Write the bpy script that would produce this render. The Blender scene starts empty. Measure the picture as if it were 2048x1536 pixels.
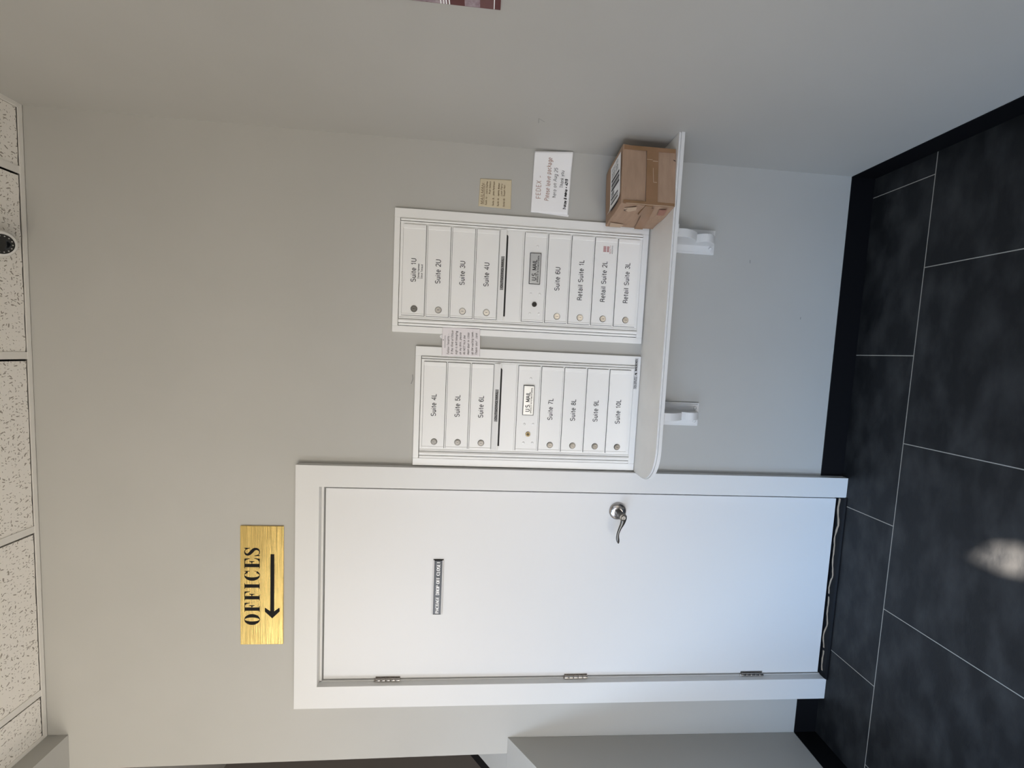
import bpy, bmesh, math, random
from mathutils import Vector, Matrix
random.seed(7)
S = bpy.context.scene
COL = S.collection
PI = math.pi

# ------------------------------------------------------------------ camera
cd = bpy.data.cameras.new('camera'); cam = bpy.data.objects.new('camera', cd); COL.objects.link(cam)
CP = Vector((1.11507, -1.53645, 1.48920))
cr = Vector((0.99612658, 0.07787596, 0.04083095))      # right of the upright view
cu = Vector((-0.04666731, 0.07465932, 0.99611653))     # up of the upright view
cf = Vector((-0.07452512, 0.99416363, -0.07800439))    # viewing direction
M = Matrix((( -cu.x, cr.x, -cf.x, CP.x), (-cu.y, cr.y, -cf.y, CP.y), (-cu.z, cr.z, -cf.z, CP.z), (0, 0, 0, 1)))
cam.matrix_world = M                                   # phone held sideways: the photo lies on its side
cd.sensor_width = 36.0; cd.lens = 36.0 * 821.469 / 2048; cd.clip_start = 0.02
S.camera = cam
# ------------------------------------------------------------------ world: blue sky above, sunlit street below the horizon
w = bpy.data.worlds.new('world'); S.world = w; w.use_nodes = True
nt = w.node_tree; nt.nodes.clear()
tc = nt.nodes.new('ShaderNodeTexCoord'); sp = nt.nodes.new('ShaderNodeSeparateXYZ'); cr_ = nt.nodes.new('ShaderNodeValToRGB')
mr = nt.nodes.new('ShaderNodeMapRange'); bg = nt.nodes.new('ShaderNodeBackground'); wo = nt.nodes.new('ShaderNodeOutputWorld')
nt.links.new(tc.outputs['Generated'], sp.inputs[0]); nt.links.new(sp.outputs['Z'], mr.inputs[0])
mr.inputs['From Min'].default_value = -1; mr.inputs['From Max'].default_value = 1
nt.links.new(mr.outputs[0], cr_.inputs[0]); nt.links.new(cr_.outputs[0], bg.inputs[0]); nt.links.new(bg.outputs[0], wo.inputs[0])
e = cr_.color_ramp.elements
for pos_, col_ in ((0.0, (0.72, 0.66, 0.57)), (0.48, (0.80, 0.73, 0.63)), (0.52, (0.42, 0.43, 0.45)), (0.64, (0.72, 0.80, 0.97)), (0.76, (0.52, 0.82, 1.20)), (0.83, (0.74, 1.42, 2.50)), (1.0, (0.74, 1.42, 2.50))):
    if pos_ == 0.0: k_ = e[0]
    elif pos_ == 1.0: k_ = e[-1]
    else: k_ = e.new(pos_)
    k_.position = pos_; k_.color = (*col_, 1)
bg.inputs[1].default_value = 10.2
# ------------------------------------------------------------------ sun
sd = bpy.data.lights.new('sun', 'SUN'); sun = bpy.data.objects.new('sun', sd); COL.objects.link(sun)
SUN = Vector((0.60, -1.0, 1.25))
sun.rotation_euler = SUN.to_track_quat('Z', 'Y').to_euler(); sun.location = (2, -6, 6)
sd.energy = 62; sd.angle = math.radians(0.8); sd.color = (1.0, 0.93, 0.84)
# daylight portals in assumed front wall openings, placed and sized to fit the wall tones
YF = -2.4
OPL = (-2.20, -1.10, 1.50, 2.94)      # assumed tall window, set for the gold sign's reflection: x0, x1, z0, z1
OPD = (-0.60, 0.15, 0.06, 2.25)       # assumed door glazing, fitted to the wall tones
OPS = (1.40, 1.53, 0.15, 1.90)        # narrow sidelight, added for highlights on the right bank's locks
OPR = (0.52, 0.84, 0.80, 1.50)  # small pane added for the postal plate's highlight
for k, (x0, x1, z0, z1) in enumerate((OPL, OPD, OPR, OPS)):
    ld = bpy.data.lights.new('portal', 'AREA'); ld.shape = 'RECTANGLE'; ld.size = x1 - x0; ld.size_y = z1 - z0
    ld.cycles.is_portal = True
    lo = bpy.data.objects.new('portal', ld); COL.objects.link(lo)
    lo.location = ((x0 + x1) / 2, YF - 0.02, (z0 + z1) / 2); lo.rotation_euler = (PI / 2, 0, 0)
vs = S.view_settings; vs.view_transform = 'Standard'; vs.look = 'None'; vs.gamma = 1; vs.use_curve_mapping = False
vs.exposure = 0.0
S.cycles.use_denoising = True
S.cycles.max_bounces = 10; S.cycles.diffuse_bounces = 6; S.cycles.sample_clamp_indirect = 6

# ------------------------------------------------------------------ materials
def mat(name, col, rough=0.5, metal=0.0, spec=0.5, coat=0.0):
    m = bpy.data.materials.new(name); m.use_nodes = True
    b = m.node_tree.nodes['Principled BSDF']
    b.inputs['Base Color'].default_value = (*col, 1); b.inputs['Roughness'].default_value = rough
    b.inputs['Metallic'].default_value = metal; b.inputs['Specular IOR Level'].default_value = spec
    b.inputs['Coat Weight'].default_value = coat
    return m
def bumpify(m, scale, strength, dist=0.001, stretch=None, detail=4):
    t = m.node_tree; b = t.nodes['Principled BSDF']
    tc = t.nodes.new('ShaderNodeTexCoord'); mp = t.nodes.new('ShaderNodeMapping'); n = t.nodes.new('ShaderNodeTexNoise'); bp = t.nodes.new('ShaderNodeBump')
    if stretch: mp.inputs['Scale'].default_value = stretch
    n.inputs['Scale'].default_value = scale; n.inputs['Detail'].default_value = detail
    bp.inputs['Strength'].default_value = strength; bp.inputs['Distance'].default_value = dist
    t.links.new(tc.outputs['Object'], mp.inputs[0]); t.links.new(mp.outputs[0], n.inputs[0])
    t.links.new(n.outputs['Fac'], bp.inputs['Height']); t.links.new(bp.outputs[0], b.inputs['Normal'])
    return n
def mottle(m, c0, c1, scale, p0=0.35, p1=0.65, stretch=None, detail=5):
    t = m.node_tree; b = t.nodes['Principled BSDF']
    tc = t.nodes.new('ShaderNodeTexCoord'); mp = t.nodes.new('ShaderNodeMapping'); n = t.nodes.new('ShaderNodeTexNoise'); r = t.nodes.new('ShaderNodeValToRGB')
    if stretch: mp.inputs['Scale'].default_value = stretch
    n.inputs['Scale'].default_value = scale; n.inputs['Detail'].default_value = detail
    r.color_ramp.elements[0].position = p0; r.color_ramp.elements[1].position = p1
    r.color_ramp.elements[0].color = (*c0, 1); r.color_ramp.elements[1].color = (*c1, 1)
    t.links.new(tc.outputs['Object'], mp.inputs[0]); t.links.new(mp.outputs[0], n.inputs[0])
    t.links.new(n.outputs['Fac'], r.inputs[0]); t.links.new(r.outputs[0], b.inputs['Base Color'])
    return r

front_m = mat('front_wall_dark_paint', (0.20, 0.195, 0.19), 0.7)  # unseen wall, kept dark to cut bounced fill light
wall_m = mat('wall_paint', (0.53, 0.54, 0.50), 0.62, spec=0.3); bumpify(wall_m, 350, 0.12, 0.0006)
mottle(wall_m, (0.450, 0.444, 0.418), (0.470, 0.464, 0.438), 2.2)
stairwall_m = mat('stairwell_paint', (0.30, 0.27, 0.25), 0.7)
white_m = mat('white_gloss_paint', (0.70, 0.70, 0.69), 0.38, spec=0.4); bumpify(white_m, 160, 0.08, 0.0005)
door_m = mat('door_paint', (0.71, 0.71, 0.705), 0.40, spec=0.4); bumpify(door_m, 90, 0.12, 0.0006)
box_m = mat('mailbox_enamel', (0.84, 0.84, 0.825), 0.32, spec=0.5); bumpify(box_m, 260, 0.25, 0.0004)
dark_m = mat('dark_gap_shade', (0.02, 0.02, 0.02), 0.8)  # near-black; also colours in the shade at stop, frame gaps and lock rings
black_m = mat('black_rubber_base', (0.004, 0.004, 0.005), 0.5, spec=0.2)
ink_m = mat('black_ink', (0.010, 0.009, 0.008), 0.6, spec=0.15)
greyink_m = mat('grey_ink', (0.055, 0.055, 0.058), 0.6, spec=0.2)
shelf_m = mat('shelf_top_laminate', (0.46, 0.455, 0.43), 0.45, spec=0.35); bumpify(shelf_m, 60, 0.06)
mottle(shelf_m, (0.79, 0.765, 0.715), (0.84, 0.815, 0.765), 9)
steel_m = mat('brushed_nickel', (0.50, 0.47, 0.44), 0.27, metal=1)
darksteel_m = mat('dark_nickel', (0.13, 0.125, 0.115), 0.34, metal=1)  # darker nickel, used for the lever
cyl_m = mat('key_cylinder_nickel', (0.34, 0.33, 0.31), 0.45, metal=1)
chrome_m = mat('lit_lock_nickel', (0.66, 0.62, 0.56), 0.30, metal=1)  # brighter copy of the lock metal, its reflection put into the colour
nickel_m = mat('unlit_lock_nickel', (0.30, 0.285, 0.26), 0.38, metal=0.9)  # dimmer copy of the lock metal, its lack of reflection put into the colour
dlock_m = mat('dark_lock', (0.05, 0.045, 0.04), 0.35, metal=0.8)
brass_m = mat('old_brass_lock', (0.28, 0.22, 0.12), 0.35, metal=1)
silver_m = mat('silver_plate', (0.55, 0.56, 0.56), 0.30, metal=0.55)
tape_lab_m = mat('grey_label', (0.28, 0.28, 0.275), 0.45)
tape_lab2_m = mat('pale_silver_label', (0.62, 0.62, 0.62), 0.4)
caulk_m = mat('old_adhesive', (0.42, 0.33, 0.24), 0.8)
gold_m = mat('brushed_gold', (0.86, 0.62, 0.22), 0.22, metal=1)
gb = gold_m.node_tree.nodes['Principled BSDF']
bumpify(gold_m, 60, 0.6, 0.0005, stretch=(0.06, 1, 30), detail=6)
plate_m = mat('nameplate_black', (0.025, 0.027, 0.03), 0.28, spec=0.6)
plateframe_m = mat('nameplate_frame', (0.62, 0.61, 0.60), 0.35)
lettw_m = mat('white_lettering', (0.85, 0.85, 0.85), 0.5)
paper_m = mat('white_paper', (0.90, 0.90, 0.91), 0.7)
paper2_m = mat('pinkish_paper', (0.78, 0.74, 0.75), 0.7)
yellow_m = mat('yellow_legal_paper', (0.62, 0.54, 0.38), 0.75)
brownink_m = mat('brown_ink', (0.14, 0.08, 0.04), 0.6)
redink_m = mat('red_brown_marker', (0.36, 0.20, 0.15), 0.6)
maroon_m = mat('maroon_print', (0.10, 0.02, 0.022), 0.45)
maroon2_m = mat('brown_print', (0.14, 0.055, 0.055), 0.45)
greyphoto_m = mat('pale_photo_print', (0.30, 0.22, 0.25), 0.45)
mottle(greyphoto_m, (0.22, 0.14, 0.17), (0.40, 0.33, 0.36), 60)
redstamp_m = mat('red_stamp', (0.42, 0.18, 0.18), 0.6)
lens_m = mat('camera_glass', (0.003, 0.003, 0.003), 0.12, spec=0.8)
plastic_m = mat('camera_plastic', (0.70, 0.69, 0.66), 0.35)
led_m = mat('camera_led', (0.35, 0.35, 0.33), 0.3)
grid_m = mat('ceiling_grid_metal', (0.76, 0.74, 0.70), 0.5)
# cardboard with faint flutes
card_m = mat('cardboard', (0.22, 0.145, 0.095), 0.75, spec=0.25)
mottle(card_m, (0.34, 0.228, 0.157), (0.38, 0.258, 0.178), 14, stretch=(1, 1, 5))
bumpify(card_m, 30, 0.5, 0.0015, stretch=(0.6, 0.6, 9))
card2_m = mat('cardboard_bare', (0.48, 0.36, 0.26), 0.8, spec=0.2)
tape_m = mat('brown_packing_tape', (0.155, 0.085, 0.035), 0.28, spec=0.5)
mottle(tape_m, (0.23, 0.13, 0.060), (0.28, 0.155, 0.085), 12)
redtape_m = mat('reddish_tape_print', (0.30, 0.14, 0.10), 0.4)
# slate floor tile
slate_m = mat('slate_tile', (0.02, 0.02, 0.022), 0.48, spec=0.35)
rr = mottle(slate_m, (0.008, 0.0082, 0.0088), (0.046, 0.044, 0.042), 7, 0.42, 0.88, stretch=(1, 2.2, 1), detail=14)
t = slate_m.node_tree; b = t.nodes['Principled BSDF']
tc = t.nodes.new('ShaderNodeTexCoord'); mp = t.nodes.new('ShaderNodeMapping'); mp.inputs['Scale'].default_value = (1.0, 2.0, 1)
mp.inputs['Rotation'].default_value = (0, 0, 0.6)
n1 = t.nodes.new('ShaderNodeTexNoise'); n1.inputs['Scale'].default_value = 9; n1.inputs['Detail'].default_value = 10; n1.inputs['Distortion'].default_value = 0.8
n2 = t.nodes.new('ShaderNodeTexNoise'); n2.inputs['Scale'].default_value = 120; n2.inputs['Detail'].default_value = 3
ad = t.nodes.new('ShaderNodeMath'); ad.operation = 'MULTIPLY_ADD'; ad.inputs[1].default_value = 0.12
bp = t.nodes.new('ShaderNodeBump'); bp.inputs['Strength'].default_value = 0.55; bp.inputs['Distance'].default_value = 0.004
t.links.new(tc.outputs['Object'], mp.inputs[0]); t.links.new(mp.outputs[0], n1.inputs[0]); t.links.new(mp.outputs[0], n2.inputs[0])
t.links.new(n2.outputs['Fac'], ad.inputs[0]); t.links.new(n1.outputs['Fac'], ad.inputs[2])
t.links.new(ad.outputs[0], bp.inputs['Height']); t.links.new(bp.outputs[0], b.inputs['Normal'])
grout_m = mat('grout', (0.40, 0.36, 0.30), 0.85)
# fissured ceiling tile: every cell carries a small slot turned at random
tile_m = mat('fissured_ceiling_tile', (0.70, 0.66, 0.60), 0.85, spec=0.2)
t = tile_m.node_tree; b = t.nodes['Principled BSDF']
tc = t.nodes.new('ShaderNodeTexCoord')
fac_prev = None
for sc_, thr, seed in ((62, 0.34, 0.0), (105, 0.30, 3.7)):
    mp = t.nodes.new('ShaderNodeMapping'); mp.inputs['Location'].default_value = (seed, seed * 2, 0)
    mp.inputs['Scale'].default_value = (sc_, sc_, 0.001)
    vo = t.nodes.new('ShaderNodeTexVoronoi'); vo.inputs['Scale'].default_value = 1.0
    sb = t.nodes.new('ShaderNodeVectorMath'); sb.operation = 'SUBTRACT'
    vr = t.nodes.new('ShaderNodeVectorRotate'); vr.rotation_type = 'Z_AXIS'
    ms = t.nodes.new('ShaderNodeSeparateColor'); an = t.nodes.new('ShaderNodeMath'); an.operation = 'MULTIPLY'; an.inputs[1].default_value = 6.28
    sc2 = t.nodes.new('ShaderNodeVectorMath'); sc2.operation = 'MULTIPLY'; sc2.inputs[1].default_value = (0.9, 3.0, 0)
    ln = t.nodes.new('ShaderNodeVectorMath'); ln.operation = 'LENGTH'
    rad = t.nodes.new('ShaderNodeMath'); rad.operation = 'MULTIPLY_ADD'; rad.inputs[1].default_value = 0.75; rad.inputs[2].default_value = -thr
    lt = t.nodes.new('ShaderNodeMath'); lt.operation = 'LESS_THAN'
    L = t.links.new
    L(tc.outputs['Object'], mp.inputs[0]); L(mp.outputs[0], vo.inputs['Vector']); L(mp.outputs[0], sb.inputs[0]); L(vo.outputs['Position'], sb.inputs[1])
    L(vo.outputs['Color'], ms.inputs[0]); L(ms.outputs[0], an.inputs[0]); L(an.outputs[0], vr.inputs['Angle']); L(sb.outputs[0], vr.inputs['Vector'])
    L(vr.outputs[0], sc2.inputs[0]); L(sc2.outputs[0], ln.inputs[0]); L(ms.outputs[1], rad.inputs[0]); L(ln.outputs['Value'], lt.inputs[0]); L(rad.outputs[0], lt.inputs[1])
    if fac_prev is None: fac_prev = lt
    else:
        mx = t.nodes.new('ShaderNodeMath'); mx.operation = 'MAXIMUM'; L(fac_prev.outputs[0], mx.inputs[0]); L(lt.outputs[0], mx.inputs[1]); fac_prev = mx
mixc = t.nodes.new('ShaderNodeMix'); mixc.data_type = 'RGBA'
mixc.inputs[6].default_value = (0.84, 0.81, 0.76, 1); mixc.inputs[7].default_value = (0.34, 0.31, 0.27, 1)
t.links.new(fac_prev.outputs[0], mixc.inputs[0]); t.links.new(mixc.outputs[2], b.inputs['Base Color'])

# ------------------------------------------------------------------ mesh builders
class MB:
    def __init__(s): s.v = []; s.f = []; s.m = []
    def face(s, pts, mi=0):
        i = len(s.v); s.v += [tuple(p) for p in pts]; s.f.append(list(range(i, i + len(pts)))); s.m.append(mi)
    def box(s, x0, x1, y0, y1, z0, z1, mi=0):
        if x0 > x1: x0, x1 = x1, x0
        if y0 > y1: y0, y1 = y1, y0
        if z0 > z1: z0, z1 = z1, z0
        i = len(s.v)
        s.v += [(x, y, z) for z in (z0, z1) for y in (y0, y1) for x in (x0, x1)]
        for q in ((0, 2, 3, 1), (4, 5, 7, 6), (0, 1, 5, 4), (1, 3, 7, 5), (3, 2, 6, 7), (2, 0, 4, 6)):
            s.f.append([i + k for k in q]); s.m.append(mi)
    def prism(s, poly, f0, f1, mi=0, mcap=None):
        """poly: list of 2-D points; f0/f1 map a point to the two end caps"""
        n = len(poly); i = len(s.v)
        s.v += [tuple(f0(p)) for p in poly] + [tuple(f1(p)) for p in poly]
        s.f.append([i + k for k in range(n)][::-1]); s.m.append(mi if mcap is None else mcap)
        s.f.append([i + n + k for k in range(n)]); s.m.append(mi if mcap is None else mcap)
        for k in range(n):
            j = (k + 1) % n
            s.f.append([i + k, i + j, i + n + j, i + n + k]); s.m.append(mi)
    def lathe(s, prof, c, axis=(0, -1, 0), n=32, mi=0, cap=True):
        """prof: (radius, height along axis)"""
        ax = Vector(axis).normalized(); q = ax.to_track_quat('Z', 'Y'); c = Vector(c)
        i = len(s.v)
        for (r, h) in prof:
            for k in range(n):
                a = 2 * PI * k / n
                s.v.append(tuple(c + q @ Vector((r * math.cos(a), r * math.sin(a), h))))
        for j in range(len(prof) - 1):
            for k in range(n):
                k2 = (k + 1) % n
                s.f.append([i + j * n + k, i + j * n + k2, i + (j + 1) * n + k2, i + (j + 1) * n + k]); s.m.append(mi)
        if cap:
            s.f.append([i + k for k in range(n)][::-1]); s.m.append(mi)
            s.f.append([i + (len(prof) - 1) * n + k for k in range(n)]); s.m.append(mi)
    def tube(s, pts, rad, n=12, mi=0, flat=None):
        """swept ellipse: rad = list of (across, thick) along the path"""
        i = len(s.v); P = [Vector(p) for p in pts]
        for k, p in enumerate(P):
            d = (P[min(k + 1, len(P) - 1)] - P[max(k - 1, 0)]).normalized()
            up = Vector(flat) if flat else Vector((0, 1, 0))
            sx = d.cross(up).normalized(); sy = sx.cross(d).normalized()
            ra, rb = rad[k]
            for j in range(n):
                a = 2 * PI * j / n
                s.v.append(tuple(p + sx * ra * math.cos(a) + sy * rb * math.sin(a)))
        for k in range(len(P) - 1):
            for j in range(n):
                j2 = (j + 1) % n
                s.f.append([i + k * n + j, i + k * n + j2, i + (k + 1) * n + j2, i + (k + 1) * n + j]); s.m.append(mi)
        s.f.append([i + j for j in range(n)][::-1]); s.m.append(mi)
        s.f.append([i + (len(P) - 1) * n + j for j in range(n)]); s.m.append(mi)
    def build(s, name, mats, parent=None, bevel=0, smooth=False, seg=2, org=None, merge=True):
        me = bpy.data.meshes.new(name)
        bm = bmesh.new()
        if org is None: org = Vector((0, 0, 0))
        org = Vector(org)
        vs_ = [bm.verts.new(Vector(v) - org) for v in s.v]
        for f, mi in zip(s.f, s.m):
            try: fc = bm.faces.new([vs_[k] for k in f]); fc.material_index = mi; fc.smooth = smooth
            except ValueError: pass
        if merge:
            bmesh.ops.remove_doubles(bm, verts=bm.verts, dist=1e-6)
            bmesh.ops.recalc_face_normals(bm, faces=bm.faces)
        bm.to_mesh(me); bm.free()
        for m_ in (mats if isinstance(mats, (list, tuple)) else [mats]): me.materials.append(m_)
        o = bpy.data.objects.new(name, me); COL.objects.link(o)
        if parent is not None:
            o.parent = parent; o.location = org - parent.location if parent.parent is None else org - parent.matrix_world.translation
            # world offset of nested parents
            off = Vector((0, 0, 0)); p = parent
            while p is not None: off += p.location; p = p.parent
            o.location = org - off
        else: o.location = org
        if bevel:
            b = o.modifiers.new('bevel', 'BEVEL'); b.width = bevel; b.segments = seg; b.limit_method = 'ANGLE'; b.angle_limit = math.radians(40)
            b.harden_normals = False
        if smooth:
            try:
                for p_ in me.polygons: p_.use_smooth = True
                me.set_sharp_from_angle(angle=math.radians(40))
            except Exception: pass
        return o
def thing(name, loc, label, cat, group=None):
    o = bpy.data.objects.new(name, None); COL.objects.link(o); o.location = loc; o.empty_display_size = 0.1
    return tag(o, label, cat, group)
def tag(o, label, cat, group=None):
    o['label'] = label; o['category'] = cat
    if group: o['group'] = group
    return o
def struct(o, label=None):
    o['kind'] = 'structure'
    if label: o['label'] = label
    return o

# ------------------------------------------------------------------ stroke lettering
def A(cx, cy, rx, ry, a0, a1, n=None):
    n = n or max(4, int(abs(a1 - a0) / 15))
    return [(cx + rx * math.cos(math.radians(a0 + (a1 - a0) * k / n)), cy + ry * math.sin(math.radians(a0 + (a1 - a0) * k / n))) for k in range(n + 1)]
def Ss(w=.6, h=1.0):
    return A(w/2, h*.745, w*.44, h*.245, 25, 180) + A(w*.42, h*.745, w*.36, h*.245, 190, 250)[1:] + A(w*.56, h*.265, w*.40, h*.255, 75, 0)[:] + A(w*.5, h*.255, w*.46, h*.25, -10, -155)
G = {
 ' ': (.32, []), '.': (.22, [[(.1, 0), (.1, .1)]]), ':': (.25, [[(.1, 0), (.1, .1)], [(.1, .5), (.1, .6)]]), '-': (.45, [[(.05, .4), (.38, .4)]]),
 ',': (.22, [[(.12, .08), (.06, -.12)]]), '!': (.22, [[(.1, .3), (.1, 1)], [(.1, 0), (.1, .08)]]), '(': (.3, [A(.35, .5, .25, .6, 130, 230)]), ')': (.3, [A(-.05, .5, .25, .6, 50, -50)]),
 '+': (.6, [[(.05, .4), (.5, .4)], [(.28, .15), (.28, .65)]]), '&': (.7, [[(.62, .05), (.2, .7)] + A(.33, .8, .15, .18, 200, -20) + [(.12, .35)] + A(.28, .22, .2, .22, 160, 340)[0:] + [(.6, .45)]]),
 'A': (.72, [[(0, 0), (.34, 1)], [(.34, 1), (.68, 0)], [(.12, .34), (.56, .34)]]),
 'B': (.68, [[(.06, 0), (.06, 1)], [(.06, 1), (.34, 1)] + A(.34, .77, .22, .23, 90, -90) + [(.06, .54)], [(.34, .54)] + A(.36, .27, .25, .27, 90, -90) + [(.06, 0)]]),
 'C': (.76, [A(.39, .5, .35, .5, 42, 318)]),
 'D': (.76, [[(.07, 0), (.07, 1), (.32, 1)] + A(.32, .5, .36, .5, 90, -90) + [(.07, 0)]]),
 'E': (.62, [[(.07, 0), (.07, 1)], [(.07, 1), (.56, 1)], [(.07, .52), (.5, .52)], [(.07, 0), (.57, 0)]]),
 'F': (.60, [[(.07, 0), (.07, 1)], [(.07, 1), (.55, 1)], [(.07, .5), (.48, .5)]]),
 'G': (.80, [A(.40, .5, .36, .5, 45, 330) + [(.74, .28)], [(.45, .45), (.74, .45), (.74, 0)]]),
 'H': (.74, [[(.07, 0), (.07, 1)], [(.65, 0), (.65, 1)], [(.07, .52), (.65, .52)]]),
 'I': (.26, [[(.12, 0), (.12, 1)]]),
 'J': (.5, [[(.4, 1), (.4, .25)] + A(.22, .25, .18, .25, 0, -180)]),
 'K': (.70, [[(.07, 0), (.07, 1)], [(.62, 1), (.07, .38)], [(.25, .58), (.64, 0)]]),
 'L': (.57, [[(.07, 1), (.07, 0), (.54, 0)]]),
 'M': (.86, [[(.07, 0), (.07, 1)], [(.07, 1), (.42, .1)], [(.42, .1), (.77, 1)], [(.77, 1), (.77, 0)]]),
 'N': (.76, [[(.07, 0), (.07, 1)], [(.07, 1), (.66, 0)], [(.66, 0), (.66, 1)]]),
 'O': (.82, [A(.40, .5, .36, .5, 0, 360, 28)]),
 'P': (.66, [[(.07, 0), (.07, 1)], [(.07, 1), (.35, 1)] + A(.35, .73, .24, .27, 90, -90) + [(.07, .46)]]),
 'R': (.70, [[(.07, 0), (.07, 1)], [(.07, 1), (.36, 1)] + A(.36, .75, .23, .25, 90, -90) + [(.07, .5)], [(.40, .5), (.60, .35), (.62, 0)]]),
 'S': (.68, [Ss(.62)]),
 'T': (.64, [[(.02, 1), (.60, 1)], [(.31, 0), (.31, 1)]]),
 'U': (.74, [[(.07, 1), (.07, .33)] + A(.36, .33, .29, .33, 180, 360) + [(.65, 1)]]),
 'V': (.66, [[(0, 1), (.32, 0)], [(.32, 0), (.64, 1)]]),
 'W': (.94, [[(0, 1), (.23, 0)], [(.23, 0), (.45, .95)], [(.45, .95), (.67, 0)], [(.67, 0), (.90, 1)]]),
 'X': (.68, [[(.02, 0), (.62, 1)], [(.02, 1), (.62, 0)]]),
 'Y': (.66, [[(0, 1), (.32, .45)], [(.64, 1), (.32, .45)], [(.32, .45), (.32, 0)]]),
 '0': (.62, [A(.30, .49, .25, .49, 0, 360, 24)]),
 '1': (.50, [[(.08, .78), (.2, .8), (.30, .98), (.30, 0)]]),
 '2': (.62, [A(.30, .72, .23, .26, 170, -10) + A(.28, .66, .25, .3, -15, -50)[0:] + [(.05, .06), (.05, 0), (.56, 0)]]),
 '3': (.62, [A(.29, .74, .22, .24, 160, -90), A(.29, .26, .25, .26, 88, -165)]),
 '4': (.64, [[(.44, 0), (.44, .98), (.04, .28), (.58, .28)]]),
 '5': (.62, [[(.52, .98), (.14, .98), (.09, .5)] + A(.29, .32, .25, .32, 130, -165)]),
 '6': (.62, [A(.32, .60, .26, .38, 35, 180) + [(.06, .35)], A(.31, .31, .24, .31, 180, -180, 22)]),
 '7': (.60, [[(.05, .97), (.54, .97)] + [(.38, .65), (.26, .35), (.22, 0)]]),
 '8': (.62, [A(.30, .74, .20, .23, -90, 270, 20), A(.30, .26, .25, .26, 90, 450, 22)]),
 '9': (.62, [A(.30, .67, .24, .31, 0, 360, 22), [(.54, .65)] + A(.29, .40, .25, .40, 0, -145)]),
 'a': (.60, [A(.27, .50, .20, .22, 160, 0) + [(.47, .10), (.53, .02)], A(.27, .20, .22, .20, 65, 330) ]),
 'b': (.58, [[(.07, 1), (.07, 0)], A(.29, .35, .22, .35, 180, -180, 18)]),
 'c': (.54, [A(.28, .35, .23, .35, 45, 315)]),
 'd': (.58, [[(.50, 1), (.50, 0)], A(.28, .35, .22, .35, 0, 360, 18)]),
 'e': (.58, [[(.05, .36), (.51, .36)] + A(.28, .36, .23, .36, 0, 315)]),
 'f': (.32, [A(.28, .84, .14, .16, 80, 180) + [(.14, 0)], [(.02, .68), (.28, .68)]]),
 'g': (.58, [A(.28, .35, .22, .35, 0, 360, 18), [(.50, .7), (.50, -.1)] + A(.28, -.1, .22, .2, 0, -150)]),
 'h': (.56, [[(.07, 0), (.07, 1)], [(.07, .45)] + A(.27, .45, .20, .25, 180, 0) + [(.47, 0)]]),
 'i': (.22, [[(.09, 0), (.09, .70)], [(.09, .88), (.09, .99)]]),
 'j': (.22, [[(.12, .7), (.12, -.2), (.0, -.28)], [(.12, .88), (.12, .99)]]),
 'k': (.5, [[(.07, 0), (.07, 1)], [(.42, .7), (.07, .3)], [(.18, .42), (.44, 0)]]),
 'l': (.22, [[(.09, 0), (.09, 1)]]),
 'm': (.84, [[(.07, 0), (.07, .7)], [(.07, .5)] + A(.24, .5, .17, .2, 180, 0) + [(.41, 0)], [(.41, .5)] + A(.58, .5, .17, .2, 180, 0) + [(.75, 0)]]),
 'n': (.56, [[(.07, 0), (.07, .7)], [(.07, .45)] + A(.27, .45, .20, .25, 180, 0) + [(.47, 0)]]),
 'o': (.58, [A(.28, .35, .24, .35, 0, 360, 20)]),
 'p': (.58, [[(.07, .7), (.07, -.3)], A(.29, .35, .22, .35, 180, -180, 18)]),
 'r': (.36, [[(.07, 0), (.07, .7)], [(.07, .45)] + A(.27, .45, .20, .25, 180, 90)]),
 's': (.50, [Ss(.44, .7)]),
 't': (.32, [[(.14, .95), (.14, .12)] + A(.24, .12, .10, .12, 180, 280), [(.0, .68), (.28, .68)]]),
 'u': (.56, [[(.07, .7), (.07, .25)] + A(.27, .25, .20, .25, 180, 360) + [(.47, .7)], [(.47, .3), (.47, 0)]]),
 'v': (.50, [[(0, .7), (.23, 0), (.46, .7)]]),
 'w': (.74, [[(0, .7), (.18, 0), (.35, .65), (.52, 0), (.70, .7)]]),
 'y': (.50, [[(0, .7), (.23, .05)], [(.46, .7), (.16, -.28)]]),
 'z': (.5, [[(.03, .7), (.43, .7), (.03, 0), (.45, 0)]]),
}
def ribbon(mb, pts, hw, to3, mi=0, nib=None):
    """flat stroke: pts 2-D, hw half width (or nib=(thin, thick) by direction)"""
    n = len(pts)
    if n < 2: return
    closed = n > 3 and math.hypot(pts[0][0] - pts[-1][0], pts[0][1] - pts[-1][1]) < 1e-6
    L, Rr = [], []
    for k in range(n):
        if closed:
            a = pts[k - 1] if k > 0 else pts[n - 2]; b = pts[k + 1] if k < n - 1 else pts[1]
        else:
            a = pts[max(k - 1, 0)]; b = pts[min(k + 1, n - 1)]
        p = pts[k]
        d1 = Vector((p[0] - a[0], p[1] - a[1])); d2 = Vector((b[0] - p[0], b[1] - p[1]))
        if d1.length < 1e-9: d1 = d2
        if d2.length < 1e-9: d2 = d1
        d1.normalize(); d2.normalize()
        t_ = (d1 + d2)
        if t_.length < 0.2: t_ = d2
        t_.normalize(); nn = Vector((-t_.y, t_.x))
        mit = 1 / max(0.45, nn.dot(Vector((-d2.y, d2.x))))
        h = hw
        if nib: h = nib[0] + (nib[1] - nib[0]) * abs(t_.y) ** 1.6
        L.append((p[0] + nn.x * h * mit, p[1] + nn.y * h * mit)); Rr.append((p[0] - nn.x * h * mit, p[1] - nn.y * h * mit))
    for k in range(n - 1):
        mb.face([to3(*Rr[k]), to3(*Rr[k + 1]), to3(*L[k + 1]), to3(*L[k])], mi)
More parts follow.
